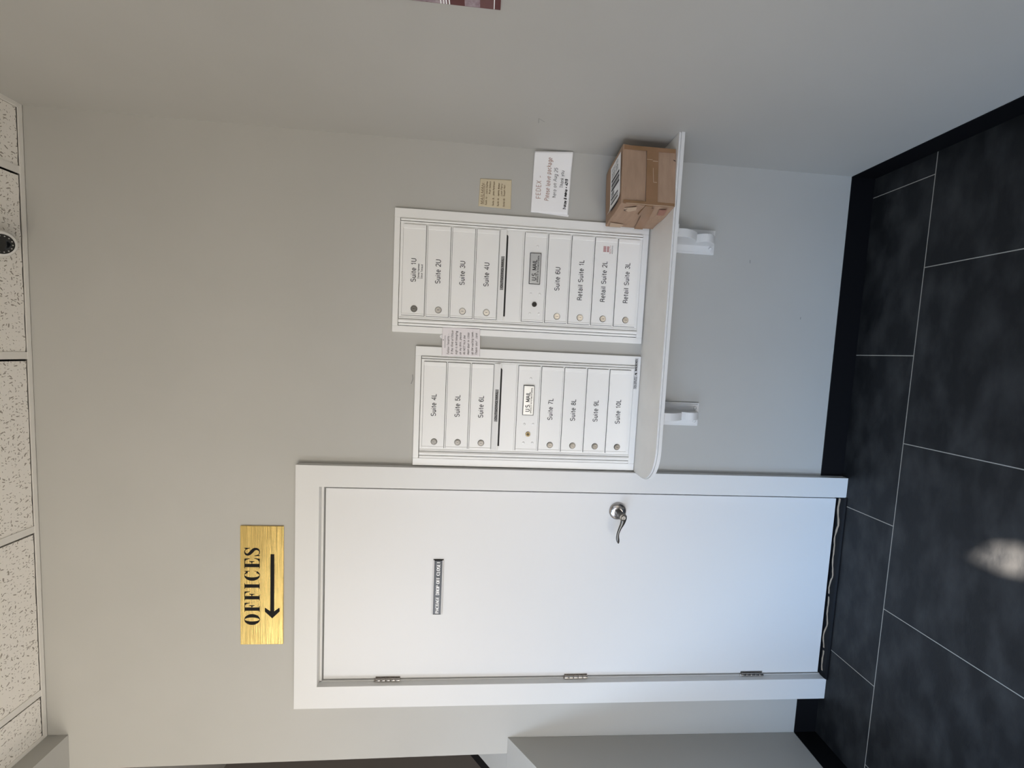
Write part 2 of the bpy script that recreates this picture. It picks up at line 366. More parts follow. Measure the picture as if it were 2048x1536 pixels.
def text_width(s, cap, sp): return sum(G[c][0] + sp for c in s) * cap - sp * cap
def text(mb, s, x, z, cap, hw, to3, mi=0, width=None, slant=0, sp=0.10, jit=0, nib=None, serif=False, center=False):
    """draws s with its baseline start at (x, z); width squeezes or stretches to fit"""
    w0 = text_width(s, cap, sp); kx = (width / w0) if width else 1.0
    if center: x -= w0 * kx / 2
    for c in s:
        adv, st = G[c]
        dz = random.uniform(-jit, jit) * cap; sx = 1 + random.uniform(-jit, jit)
        for pl in st:
            q = []
            for (px, py) in pl:
                jx = random.uniform(-jit, jit) * .35; jy = random.uniform(-jit, jit) * .35
                q.append((x + ((px + jx) * sx + slant * py) * cap * kx, z + dz + (py + jy) * cap))
            if jit and len(pl) > 5 and q[0] == q[-1]: q[-1] = q[0]
            ribbon(mb, q, hw, to3, mi, nib)
            if serif and len(pl) == 2 and abs(pl[0][0] - pl[1][0]) < .01 and abs(pl[0][1] - pl[1][1]) > .8:
                for zz in (0, 1):
                    cx = x + pl[0][0] * cap * kx; s_ = .17 * cap * kx
                    ribbon(mb, [(cx - s_, z + zz * cap), (cx + s_, z + zz * cap)], nib[0] * 1.2, to3, mi)
        x += (adv + sp) * cap * kx
def onwall(y):
    return lambda a, b: (a, y, b)

# ================================================================== ROOM SHELL
XR = 1.8535; ZC = 3.0265; HB = 0.0955
struct_parts = []
# back wall (its free left end leans a touch, as built)
mb = MB()
def wallpoly(mb, pts, y0, y1): mb.prism(pts, lambda p: (p[0], y1, p[1]), lambda p: (p[0], y0, p[1]))
D0, D1, DT = -0.178, 0.600, 2.058
wallpoly(mb, [(-.4976, 1.3207), (D0, 1.3207), (D0, 3.15), (-.513, 3.15)], 0, .12)
wallpoly(mb, [(-.4976, 0), (D0, 0), (D0, 1.3207), (-.4976, 1.3207)], 0, .12)
wallpoly(mb, [(D0, DT), (D1, DT), (D1, 3.15), (D0, 3.15)], 0, .12)
wallpoly(mb, [(D1, 0), (XR, 0), (XR, 3.15), (D1, 3.15)], 0, .12)
struct(mb.build('wall_back', wall_m))
mb = MB(); mb.box(XR, XR + .1, YF, .12, 0, 3.15); struct(mb.build('wall_right', wall_m))
# low wall beside the stairs: top slopes down towards the viewer, thick ledge
mb = MB()
SL = 0.82
def kz(y): return 1.32 + SL * y
ys = [(-1.5, kz(-1.5)), (1.4, kz(1.4))]
i = len(mb.v)
def kx(z): return -.4276 - .0085 * (1.32 - z)
pts = [(-1.5, 0), (-1.5, kz(-1.5)), (-0.001, kz(-.001)), (-0.001, 0)]
mb.prism(pts, lambda p: (-.6405, p[0], p[1]), lambda p: (kx(p[1]), p[0], p[1]))
pts2 = [(0.0, 0), (0.0, kz(0) - .0005), (1.4, kz(1.4) - .0005), (1.4, 0)]
mb.prism(pts2, lambda p: (-.6405, p[0], p[1]), lambda p: (-.5, p[0], p[1]))
struct(mb.build('wall_left', wall_m))
# black skirt board running up the stair side of the low wall
mb = MB()
mb.prism([(-1.5, kz(-1.5) - .25), (-1.5, kz(-1.5)), (1.4, kz(1.4)), (1.4, kz(1.4) - .25)], lambda p: (-.685, p[0], p[1]), lambda p: (-.6407, p[0], p[1]))
struct(mb.build('trim_1', black_m), 'black skirt board sloping along the stair side of the low wall')
# stairwell
mb = MB(); mb.box(-1.6, -1.5, .3, 2.6, 0, 3.1); mb.box(-2.7, -.40, 2.6, 2.7, 0, 3.3); mb.box(-.4970, -.40, .121, 2.6, 0, 3.3); struct(mb.build('wall_stairwell', stairwall_m))
# soffit over the stairs: shallow beam
mb = MB()
mb.box(-2.6, -.3715, YF + .02, -.0005, 2.9565, 3.15); mb.box(-2.6, -.52, 0, 2.6, 2.9565, 3.15)
struct(mb.build('wall_soffit', wall_m))
mb = MB(); mb.box(-2.7, -2.6, YF, 2.6, 0, 3.3); struct(mb.build('wall_far_left', stairwall_m))
# front wall behind the viewer, with assumed openings and an added hole cut to shape the sun patch
mb = MB()
xs0, xs1 = -2.7, XR + .1
mb.box(xs0, OPL[0], YF - .08, YF, 0, 3.15); mb.box(OPL[0], OPL[1], YF - .08, YF, 0, OPL[2]); mb.box(OPL[0], OPL[1], YF - .08, YF, OPL[3], 3.15)
mb.box(OPL[1], OPD[0], YF - .08, YF, 0, 3.15); mb.box(OPD[0], OPD[1], YF - .08, YF, 0, OPD[2]); mb.box(OPD[0], OPD[1], YF - .08, YF, OPD[3], 3.15); mb.box(OPD[1], OPR[0], YF - .08, YF, 0, 3.15); mb.box(OPR[0], OPR[1], YF - .08, YF, 0, OPR[2]); mb.box(OPR[0], OPR[1], YF - .08, YF, OPR[3], 3.15)
patch = [(.572, -.448), (.590, -.466), (.612, -.478), (.635, -.498), (.652, -.540), (.655, -.600), (.650, -.655), (.610, -.665), (.588, -.640), (.590, -.590), (.578, -.560), (.566, -.520), (.566, -.475)]
hole = []
for (px, py) in patch:
    tt = (YF - py) / SUN.y
    hole.append((px + SUN.x * tt, SUN.z * tt))
hx0, hx1, hz0, hz1 = 1.40, 1.84, 1.95, 2.62
mb.box(OPR[1], OPS[0], YF - .08, YF, 0, 3.15); mb.box(OPS[0], OPS[1], YF - .08, YF, 0, OPS[2]); mb.box(OPS[0], OPS[1], YF - .08, YF, OPS[3], hz0); mb.box(OPS[1], hx1, YF - .08, YF, 0, hz0)
mb.box(hx1, xs1, YF - .08, YF, 0, 3.15); mb.box(hx0, hx1, YF - .08, YF, hz1, 3.15)
cxh = sum(p[0] for p in hole) / len(hole); czh = sum(p[1] for p in hole) / len(hole)
rect = []
for p in hole:
    dx, dz = p[0] - cxh, p[1] - czh
    k = min(((hx1 if dx > 0 else hx0) - cxh) / dx if abs(dx) > 1e-6 else 1e9, ((hz1 if dz > 0 else hz0) - czh) / dz if abs(dz) > 1e-6 else 1e9)
    rect.append((cxh + dx * k, czh + dz * k))
NH = len(hole)
for k in range(NH):
    j = (k + 1) % NH
    quad = [hole[k], hole[j], rect[j], rect[k]]
    # add the rectangle's corner where the outline turns it
    if abs(rect[k][0] - rect[j][0]) > 1e-4 and abs(rect[k][1] - rect[j][1]) > 1e-4:
        c = (rect[k][0] if abs(rect[k][0] - hx0) < 1e-4 or abs(rect[k][0] - hx1) < 1e-4 else rect[j][0], rect[k][1] if abs(rect[k][1] - hz0) < 1e-4 or abs(rect[k][1] - hz1) < 1e-4 else rect[j][1])
        quad = [hole[k], hole[j], rect[j], c, rect[k]]
    mb.face([(p[0], YF - .01, p[1]) for p in quad])
struct(mb.build('wall_front', front_m))
# floor: slate tiles 24 in, half offset rows, thin light grout
mb = MB()
T = .6073; gw = .0017
mb.box(-2.7, XR + .1, YF - .08, .12, -.03, -.0008, 1)
def trow(y0, y1, off):
    k = -6
    while off + k * T < XR + .1:
        x0 = off + k * T; x1 = x0 + T
        if x1 > -2.7: mb.box(max(x0, -2.7) + gw, min(x1, XR + .1) - gw, y0 + gw, y1 - gw, -.02, 0, 0)
        k += 1
trow(-.2215, .12, -.0436)
yy = -.2215; par = 0
while yy > YF:
    trow(yy - T, yy, .2561 if par % 2 == 0 else -.0436); yy -= T; par += 1
struct(mb.build('floor', [slate_m, grout_m]))
mb = MB(); mb.box(-2.7, -.5, .12, 2.6, -.03, 0); struct(mb.build('floor_stairwell', slate_m))
# ceiling: lay-in tiles on a metal grid
mb = MB()
bars = [.42 + k * .6105 for k in range(-2, 4)]
mb.box(-.3715, XR, YF, 0, 3.10, 3.15, 1)
zt = ZC + .0035
def tile_bay(x0, x1, y0, y1):
    # slightly ragged cut edge along the back wall
    n = 24; pts = [(x0, y0), (x1, y0)]
    for k in range(n + 1):
        x = x1 + (x0 - x1) * k / n
        pts.append((x, y1 + (random.uniform(-.0028, .0) if y1 > -.1 else 0)))
    mb.prism(pts, lambda p: (p[0], p[1], zt), lambda p: (p[0], p[1], zt + .015), 0)
edges = [-.372] + [b_ for b_ in bars if -.36 < b_ < XR] + [XR]
for k in range(len(edges) - 1):
    x0 = edges[k] + .0105; x1 = edges[k + 1] - .0190
    if k == len(edges) - 2: x1 = XR - .016
    y = -.0165
    for y0 in (-1.22, -2.44, YF):
        tile_bay(x0, x1, y0 + .012, y); y = y0 - .012
ceil = struct(mb.build('ceiling', [tile_m, dark_m]))
mb = MB()
for b_ in bars:
    if -.36 < b_ < XR: mb.box(b_ - .012, b_ + .012, YF, -.0145, ZC + .001, ZC + .0045)
for y0 in (-1.22, -2.44): mb.box(-.36, XR, y0 - .012, y0 + .012, ZC + .001, ZC + .004)
g1 = mb.build('ceiling_grid', grid_m, ceil)
mb = MB()
def wall_angle(mb, x0, x1, y0, y1, wx, wy): pass
mb.box(-.3713, XR, -.0150, -.0001, ZC, ZC + .004); mb.box(-.3713, XR, -.003, 0, ZC - .0, ZC + .022)
mb.box(XR - .0150, XR, YF, -.015, ZC, ZC + .004); mb.box(-.3713, -.3565, YF, -.015, ZC, ZC + .004)
g2 = mb.build('wall_angle', grid_m, ceil, bevel=.001)
# black cove base
mb = MB()
yb = -.003
mb.box(.6795, XR, yb, 0, 0, HB); 
struct(mb.build('baseboard_back', black_m, bevel=.001))
mb = MB(); mb.box(-.437, -.2645, yb, 0, 0, HB); struct(mb.build('baseboard_back', black_m, bevel=.001))
mb = MB(); mb.box(XR - .003, XR, YF, yb, 0, HB); struct(mb.build('baseboard_right', black_m, bevel=.001))
mb = MB(); mb.prism([(0, 0), (HB, 0)] and [(-1.5, 0), (-1.5, HB), (yb, HB), (yb, 0)], lambda p: (-.4395, p[0], p[1]), lambda p: (-.4350, p[0], p[1])); struct(mb.build('baseboard_left', black_m))

# ================================================================== DOOR
CY = -.028
mb = MB()
c0, c1, CH = -.2633, .6783, 2.140
ix0, ix1, iz = -.1753, .5978, 2.0560
def casing(pts): mb.prism(pts, lambda p: (p[0], 0, p[1]), lambda p: (p[0], CY, p[1]))
casing([(c0, 0), (c0, CH), (ix0, iz), (ix0, 0)]); casing([(c0, CH), (c1, CH), (ix1, iz), (ix0, iz)]); casing([(c1, CH), (c1, 0), (ix1, 0), (ix1, iz)])
tr = struct(mb.build('trim_2', white_m, bevel=.0012), 'white flat casing around the closet door')
mb = MB()   # jamb, and a stop coloured dark as the shade in the door gap
mb.box(D0 + .0005, ix0 + .0025, -.002, .11, 0, iz); mb.box(ix1 - .006, D1 - .0005, -.002, .11, 0, iz); mb.box(ix0, ix1, -.002, .11, iz - .0075, DT - .0005)
mb.box(ix0, ix1, .045, .055, 0, iz, 1); mb.box(ix1 - .0125, ix1 - .0062, .012, .045, 0, iz, 1)
struct(mb.build('trim_3', [white_m, dark_m]), 'white door jamb inside the casing')
DX0, DX1, DZ0, DZ1 = -.1700, .5838, .013, 2.0435
mb = MB(); mb.box(DX0, DX1, .003, .041, DZ0, DZ1)
door = mb.build('door_1', door_m, bevel=.0012, org=(DX0, .003, DZ0)); struct(door, 'white flush closet door')
# lever handle
mb = MB()
hc = (.5160, .003, .9285)
mb.lathe([(.0335, 0), (.0345, .003), (.0335, .006), (.029, .0095), (.022, .0125), (.0165, .014), (.0155, .017)], hc, n=48)
hl = mb.build('door_handle', steel_m, door, smooth=True, org=hc)
mb = MB()
zc_ = .9285; yl = -.053
path = []; rad = []
for (dx, dz, ra, rb) in ((.004, .000, .0125, .008), (-.006, 0, .0125, .0075), (-.018, .0015, .0100, .0062), (-.030, .0055, .0080, .0055), (-.042, .0115, .0062, .005), (-.054, .0165, .0052, .0045), (-.066, .0200, .0050, .0042), (-.078, .0205, .0058, .0042), (-.089, .0190, .0066, .0040), (-.098, .0165, .0050, .0034), (-.104, .0150, .0016, .0016)):
    path.append((.5155 + dx, yl - .004, zc_ - .004 + dz * .9)); rad.append((ra, rb))
mb.tube(path, rad, n=14, flat=(0, 1, 0))
mb.lathe([(.0125, .014), (.0118, .03), (.0125, .045), (.0145, .052), (.0150, .062), (.0135, .067), (.0085, .0680)], hc, n=32)
mb.build('lever', darksteel_m, hl, smooth=True, org=(.5155, yl, zc_))
mb = MB()
mb.lathe([(.0082, .0), (.0082, .0035), (.0072, .0045)], (.5160, .003 - .0675, .9285), n=28)
mb.box(.5160 - .0068, .5160 + .0035, -.0698, -.0680, .9278, .9292, 1)
mb.build('key_cylinder', [cyl_m, dark_m], hl, org=(.516, -.066, .9285))
# hinges
def hinge(zc0, L=.094):
    mb = MB(); x = ix0 + .0035
    kn = 5; seg = L / kn
    for k in range(kn):
        mb.lathe([(.0058, .0006), (.0062, .002), (.0062, seg - .002), (.0058, seg - .0006)], (x, -.004, zc0 - L / 2 + k * seg), axis=(0, 0, 1), n=16)
    mb.lathe([(.003, 0), (.0045, .002), (.003, .005)], (x, -.004, zc0 + L / 2), axis=(0, 0, 1), n=12)
    mb.box(x - .0005, x + .0105, .0012, .0030, zc0 - L / 2, zc0 + L / 2)
    mb.box(x - .0045, x - .0025, -.004, .002, zc0 - L / 2, zc0 + L / 2)
    return mb.build('hinge', steel_m, door, smooth=True, org=(x, -.004, zc0))
for zc0 in (1.7990, 1.0560, .3100): hinge(zc0)
# threshold: black saddle and remains of old adhesive under the door
mb = MB()
mb.prism([(-.034, 0), (-.034, .004), (-.028, .0085), (-.004, .0085), (.10, .0085), (.10, 0)], lambda p: (ix0, p[0], p[1]), lambda p: (ix1, p[0], p[1]))
struct(mb.build('trim_4', black_m), 'black threshold strip below the closet door')
mb = MB()
n = 60; top = []; bot = []
for k in range(n + 1):
    x = .588 - (.588 + .150) * k / n
    y = -.0085 + .006 * math.sin(k * .55) * math.sin(k * .17) + random.uniform(-.0012, .0012); ww = .0028 + .0022 * abs(math.sin(k * .9 + 1)) + (0.002 if k < 12 else 0)
    top.append((x, y - ww / 2)); bot.append((x, y + ww / 2))
for k in range(n):
    if (k * 7) % 19 == 3 and k > 25: continue
    mb.prism([top[k], top[k + 1], bot[k + 1], bot[k]], lambda p: (p[0], p[1], .0080), lambda p: (p[0], p[1], .0105))
struct(mb.build('trim_5', caulk_m), 'torn strip of tan adhesive under the closet door')

# ================================================================== MAILBOX UNITS
PT = .0867; DTOP = 1.7803; DH = .0797
def us_plate(par, cx, cz, name):
    mb = MB(); w2, h2 = .0556, .0203
    mb.box(cx - w2, cx + w2, -.0262, -.0225, cz - h2, cz + h2, 0)
    for (a0_, a1_, b0, b1) in ((-w2, w2, h2 - .0018, h2), (-w2, w2, -h2, -h2 + .0018), (-w2, -w2 + .0018, -h2, h2), (w2 - .0018, w2, -h2, h2)):
        mb.box(cx + a0_, cx + a1_, -.0266, -.0225, cz + b0, cz + b1, 1)
    tx = MB()
    text(mb, 'U.S. MAIL', cx - .005, cz - .0045, .0148, .00135, onwall(-.0264), 1, width=.074, center=True)
    text(mb, 'APPROVED BY THE POSTMASTER GENERAL', cx, cz - .0130, .0052, .00042, onwall(-.0264), 1, width=.096, center=True)
    return mb.build(name, [silver_m, greyink_m], par, org=(cx, -.024, cz), merge=False)
def mail_unit(X0, X1, Z0, Z1, fx0, fx1, fz0, fz1, dx0, dx1, rows, names, ulock_m, lockm, label):
    u_ = thing('mailbox_unit', (X0, 0, Z0), label, 'mailbox', 'wall mailbox banks')
    # outer flange
    mb = MB(); yf = -.0130
    fl = lambda pts: mb.prism(pts, lambda p: (p[0], 0, p[1]), lambda p: (p[0], yf, p[1]))
    mb.box(X0, fx0, yf, 0, Z0, Z1); mb.box(fx1, X1, yf, 0, Z0, Z1); mb.box(fx0, fx1, yf, 0, fz1, Z1); mb.box(fx0, fx1, yf, 0, Z0, fz0)
    mb.build('flange', box_m, u_, bevel=.0015, org=(X0, 0, Z0), merge=False)
    # inner frame: back plate, raised rails around the doors and ribbed stiles left and right
    mb = MB()
    gx0, gx1, gz0, gz1 = fx0 + .0018, fx1 - .0012, fz0 + .0018, fz1 - .0028
    mb.box(fx0 - .001, fx1 + .001, -.004, -.0005, fz0 - .001, fz1 + .001, 1)  # back sheet coloured dark as the shade between flange and frame
    mb.box(gx0, gx1, -.0150, -.004, gz0, gz1, 0)
    mb.build('inner_frame', [box_m, dark_m], u_, org=(gx0, 0, gz0), merge=False)
    # ribbed stiles
    def ribs(xa, xb, prof):
        mb = MB(); xx = xa; W = xb - xa
        pts = [(xa, -.0140)]
        for (c_, w_, h_) in prof:
            for k in range(9):
                a = PI * k / 8
                pts.append((xa + c_ * W - math.cos(a) * w_ * W / 2, -.0150 - math.sin(a) * h_))
        pts.append((xb, -.0140))
        mb.prism(pts, lambda p: (p[0], p[1], gz0 + .0005), lambda p: (p[0], p[1], gz1 - .0005))
        return mb.build('stile', box_m, u_, smooth=True, org=(xa, -.014, gz0))
    ribs(gx0 + .0008, dx0 - .0055, ((.14, .22, .0035), (.52, .46, .0075), (.88, .20, .0030)))
    ribs(dx1 + .0040, gx1 - .0008, ((.24, .40, .0060), (.74, .44, .0045)))
    doorfront = -.0215
    first = {}
    for k in rows:
        zt_ = DTOP - PT * k; zb_ = zt_ - DH
        if k == 5:      # carrier access panel
            mb = MB(); dz0, dz1 = zb_, zt_
        mb = MB()
        mb.box(dx0 - .0014, dx1 + .0014, -.0156, -.0150, zb_ - .0014, zt_ + .0014, 1)  # thin sheet coloured dark as the shaded gap around the panel
        # panel with raised lip at the right end and turned edge at the left
        mb.box(dx0, dx1, -.0205, -.0155, zb_, zt_, 0)
        mb.prism([(dx1 - .0145, -.0205), (dx1 - .0130, -.0225), (dx1 - .0005, -.0232), (dx1, -.0205)], lambda p: (p[0], p[1], zb_), lambda p: (p[0], p[1], zt_), 0)
        mb.prism([(dx0, -.0205), (dx0 + .0004, -.0218), (dx0 + .0050, -.0222), (dx0 + .0062, -.0205)], lambda p: (p[0], p[1], zb_), lambda p: (p[0], p[1], zt_), 0)
        cz = (zt_ + zb_) / 2
        d_ = mb.build('carrier_panel' if k == 5 else 'mailbox_door', [box_m, dark_m], u_, bevel=.0006, seg=1, org=(dx0, -.0155, zb_), merge=False)
        if k == 5:
            us_plate(d_, dx0 + .1905, cz - .001, 'postal_plate')
            mb = MB(); cx = dx0 + .0625
            mb.lathe([(.0090, 0), (.0090, .0035), (.0078, .0045)], (cx, -.0205, cz - .005), n=28)
            mb.lathe([(.0052, 0), (.0052, .0008)], (cx, -.0250, cz - .005), n=20, mi=1)
            mb.box(cx - .0045, cx + .0045, -.0262, -.0255, cz - .0058, cz - .0044, 0)
            mb.build('postal_lock', [ulock_m, dark_m], d_, org=(cx, -.0205, cz))
            for (sx, sz) in ((.2715, -.0065), (.1000, .0093), (.1006, -.0230), (.0288, .0100), (.0292, -.0235)):
                mb = MB(); mb.lathe([(.0048, 0), (.0046, .0012), (.0034, .0022), (.0012, .0026)], (dx0 + sx, -.0205, cz + sz + .000), n=18)
                mb.build('rivet', box_m, d_, smooth=True, org=(dx0 + sx, -.0205, cz + sz))
        else:
            nm = names[k]
            tb = MB()
            wdt = {'S': None}
            cap = .0168
            wtxt = text_width(nm, cap, .14)
            text(tb, nm, (dx0 + dx1) / 2 + .001, cz - .0085 + .0015, cap, .00118, onwall(-.0212), 0, center=True, sp=.14)
            if nm == 'Suite 1U':
                tb.box(dx0 + .105, dx0 + .205, -.0210, -.0206, cz - .0385, cz - .0115, 1)
                text(tb, 'Donna Hammer', dx0 + .131, cz - .0195, .0062, .0005, onwall(-.0214), 0, width=.053)
                text(tb, 'Steve Tenaud', dx0 + .131, cz - .0310, .0062, .0005, onwall(-.0214), 0, width=.050)
            tb.build('lettering', [greyink_m, box_m], d_, org=((dx0 + dx1) / 2, -.0208, cz), merge=False)
            if nm == 'Retail Suite 2L':
                sb_ = MB(); x0 = dx0 + .262
                sb_.box(x0, x0 + .046, -.0211, -.0206, cz - .034, cz + .027, 1)
                for j in range(5): sb_.face([(x0 + .006 + j * .0042, -.0214, cz - .012), (x0 + .0092 + j * .0042, -.0214, cz - .012), (x0 + .0092 + j * .0042, -.0214, cz + .010), (x0 + .006 + j * .0042, -.0214, cz + .010)], 0)
                sb_.face([(x0 + .005, -.0215, cz - .003), (x0 + .028, -.0215, cz - .003), (x0 + .028, -.0215, cz - .0005), (x0 + .005, -.0215, cz - .0005)], 1)
                text(sb_, 'REALTY', x0 + .000, cz - .0185, .0042, .0004, onwall(-.0214), 0, width=.030)
                text(sb_, 'ASSOCIATES', x0 + .000, cz - .0255, .0036, .0003, onwall(-.0214), 2, width=.030)
                sb_.build('name_sticker', [redstamp_m, box_m, greyink_m], d_, org=(x0, -.0208, cz), merge=False)
            lb = MB(); cx, lz = dx0 + .0235, cz - .004
            lb.lathe([(.0120, 0), (.0120, .0003)], (cx, -.0205, lz), n=30, mi=1)  # flat dark disc drawn in as a shadow ring around the lock
            lb.lathe([(.0108, 0), (.0108, .0028), (.0098, .0040), (.0082, .0040), (.0078, .0030)], (cx, -.0205, lz), n=30)
            lb.lathe([(.0072, .0), (.0072, .0050), (.0066, .0056)], (cx, -.0205, lz), n=24, mi=2)
            lb.box(cx - .0008, cx + .0008, -.0264, -.0258, lz - .0038, lz + .0038, 1)
            lb.build('lock', [lockm(k), dark_m, chrome_m if lockm(k) is chrome_m else nickel_m], d_, org=(cx, -.0205, lz), merge=False)
    # outgoing mail panel with hood and slot
    zt_ = DTOP - PT * 4 - .0006 + .0 if False else 1.4398 - .0025
    mb = MB()
    mb.box(dx0 - .002, dx1 + .003, -.0172, -.0150, 1.3545, 1.4090)
    mb.box(dx0 - .002, dx1 + .003, -.0176, -.0150, 1.3505, 1.3538)
    op = mb.build('outgoing_panel', box_m, u_, bevel=.0006, org=(dx0, -.015, 1.3545), merge=False)
    mb = MB()
    mb.prism([(-.0150, 1.4380), (-.0215, 1.4372), (-.0290, 1.4180), (-.0290, 1.4150), (-.0270, 1.4145), (-.0150, 1.4155)], lambda p: (dx0 - .002, p[0], p[1]), lambda p: (dx1 + .004, p[0], p[1]))
    mb.build('slot_hood', box_m, op, bevel=.0008, org=(dx0, -.015, 1.4145), merge=False)
    mb = MB()
    sl_ = []
    x0, x1, z0, z1 = dx0 + .0135, dx1 - .0125, 1.4080, 1.4145
    sl_ = [(x0, z0), (x1 - .006, z0), (x1 - .001, z0 + .0025), (x1, z1), (x0 + .002, z1), (x0, z1 - .001)]
    mb.prism(sl_, lambda p: (p[0], -.0150, p[1]), lambda p: (p[0], -.0183, p[1]))
    mb.build('mail_slot', dark_m, op, org=(x0, -.015, z0), merge=False)
    # label lies on the sloping hood
    mb = MB(); cx = dx0 + .167
    def hood(a, b):  # b 0..1 down the hood
        y = -.0217 - (.0290 - .0215) * (1 - b) - .0003; z = 1.4180 + (1.4372 - 1.4180) * b
        return (a, y, z)
    mb.face([hood(cx - .060, .05), hood(cx + .060, .05), hood(cx + .060, .68), hood(cx - .060, .68)], 0)
    hd2 = lambda a, b: (a, hood(a, b / .0206)[1] - .0003, hood(a, b / .0206)[2])
    tb2 = MB(); text(tb2, 'OUTGOING MAIL', cx, .0045, .0072, .00075, hd2, 1, width=.104, center=True)
    # keep stroke weight even after the squeeze
    off = len(mb.v)
    mb.v += tb2.v; mb.f += [[q + off for q in f_] for f_ in tb2.f]; mb.m += tb2.m
    mb.build('outgoing_label', [tape_lab_m, ink_m], op, org=(cx, -.022, 1.426), merge=False)
    return u_
namesA = {0: 'Suite 1U', 1: 'Suite 2U', 2: 'Suite 3U', 3: 'Suite 4U', 6: 'Suite 6U', 7: 'Retail Suite 1L', 8: 'Retail Suite 2L', 9: 'Retail Suite 3L'}
namesB = {1: 'Suite 4L', 2: 'Suite 5L', 3: 'Suite 6L', 6: 'Suite 7L', 7: 'Suite 8L', 8: 'Suite 9L', 9: 'Suite 10L'}
unitA = mail_unit(1.1735, 1.6100, .8850, 1.8140, 1.1963, 1.5775, .9075, 1.7940, 1.2348, 1.5530, [0, 1, 2, 3, 5, 6, 7, 8, 9], namesA, dlock_m,
    lambda k: nickel_m if k == 0 else chrome_m, 'taller white metal mailbox bank on the right, Suite 1U down to Retail Suite 3L')
unitB = mail_unit(.6840, 1.1255, .8818, 1.7270, .7110, 1.0915, .9055, 1.7065, .7525, 1.0706, [1, 2, 3, 5, 6, 7, 8, 9], namesB, brass_m,
    lambda k: nickel_m, 'shorter white metal mailbox bank beside the door casing, Suite 4L to 10L')
# grey maker's sticker low on the left bank
mb = MB()
mb.box(1.000, 1.119, -.0136, -.0131, .8925, .9050, 2)
text(mb, 'SALSBURY', 1.003, .8985, .0052, .0005, onwall(-.0139), 1, width=.045)
text(mb, 'INDUSTRIES', 1.003, .8935, .0034, .0004, onwall(-.0139), 1, width=.045)
mb.prism([(1.052, .894), (1.058, .904), (1.063, .898), (1.066, .904), (1.061, .8935), (1.057, .899)], lambda p: (p[0], -.0136, p[1]), lambda p: (p[0], -.0140, p[1]), 1)
text(mb, 'MAILBOXES', 1.070, .8965, .0070, .0008, onwall(-.0139), 1, width=.044)
mb.build('maker_sticker', [silver_m, ink_m, tape_lab2_m], unitB, org=(1.0, -.013, .895), merge=False)

# ================================================================== SHELF AND BRACKETS
ZS = .8800
def shelf_outline(off):
    x0 = .6815 - off; yfz = -.1915 - off
    pts = [(XR - .0005, -.0005), (.6805 if off <= 0 else x0, -.0005 if False else -.0290), ]
    pts = [(XR - .0005, -.0005), (.6795, -.0005), (.6795, -.0290)]
    pts += [(x0, -.032), (x0, -.085)]
    for k in range(1, 13):
        a = PI / 2 * k / 12
        pts.append((x0 + .135 * (1 - math.cos(a)), -.085 + (yfz + .085) * math.sin(a)))
    pts.append((XR - .0005, yfz))
    return pts
mb = MB()
for (o0, z0, z1, mi) in ((.0035, ZS - .0035, ZS - .0002, 1), (.0015, ZS - .0070, ZS - .0035, 1), (.0060, ZS - .0185, ZS - .0070, 1)):
    mb.prism(shelf_outline(o0), lambda p: (p[0], p[1], z0), lambda p: (p[0], p[1], z1), mi)
mb.prism(shelf_outline(.0018), lambda p: (p[0], p[1], ZS - .001), lambda p: (p[0], p[1], ZS), 0, 0)
sh = mb.build('wall_shelf', [shelf_m, white_m], bevel=.0012, org=(.68, 0, ZS - .02), merge=False)
tag(sh, 'long white-edged shelf with a rounded left end under both mailbox banks', 'shelf')
def bracket(cx, zbot, label):
    t_ = thing('shelf_bracket', (cx, 0, zbot), label, 'bracket', 'scroll brackets under the shelf')
    zt_ = ZS - .0190
    mb = MB()
    mb.box(cx - .0450, cx + .0450, -.0090, -.0002, zbot, zt_); mb.box(cx - .0395, cx + .0395, -.0125, -.0090, zbot + .006, zt_)
    mb.build('back_plate', white_m, t_, bevel=.0015, org=(cx, 0, zbot), merge=False)
    mb = MB()
    mb.box(cx - .0430, cx + .0430, -.1800, -.0005, zt_ - .0070, zt_ - .0002); mb.box(cx - .0340, cx + .0340, -.1680, -.0128, zt_ - .0130, zt_ - .0070)
    mb.build('top_plate', white_m, t_, bevel=.0015, org=(cx, 0, zt_), merge=False)
    # S-shaped scroll
    z1 = zt_ - .0130
    zb2 = zbot + .0150; zm = z1 - .022 - (z1 - .022 - zb2) * .56
    prof = [(-.0120, z1), (-.1500, z1), (-.1500, z1 - .012), (-.1150, z1 - .016), (-.1080, z1 - .022)]
    for k in range(1, 12):
        u_ = k / 12; prof.append((-.0600 - .044 * math.sin(PI * (.30 + .66 * u_)) - .006 * (1 - u_), z1 - .022 + (zm - z1 + .022) * u_))
    for k in range(0, 13):
        u_ = k / 12; prof.append((-.0300 - .034 * math.sin(PI * (.10 + .84 * u_)) - .012 * (1 - u_), zm + (zb2 - zm) * u_))
    prof.append((-.0120, zb2))
    mb = MB(); mb.prism(prof, lambda p: (cx - .0155, p[0], p[1]), lambda p: (cx + .0140, p[0], p[1]))
    mb.build('scroll', white_m, t_, bevel=.0015, org=(cx, -.012, zbot + .02))
    for sx in (-.0255, .0255):
        mb = MB(); mb.lathe([(.0066, 0), (.0064, .0040), (.0048, .0052), (.0044, .0030), (.0010, .0026)], (cx + sx, -.0125, zbot + .0185), n=20)
        mb.build('screw_cap', white_m, t_, smooth=True, org=(cx + sx, -.0125, zbot + .0185))
    return t_
bracket(.9115, .6365, 'white scroll bracket under the middle of the shelf, nearer the door')
bracket(1.5660, .6270, 'white scroll bracket below the cardboard box, nearer the right wall')

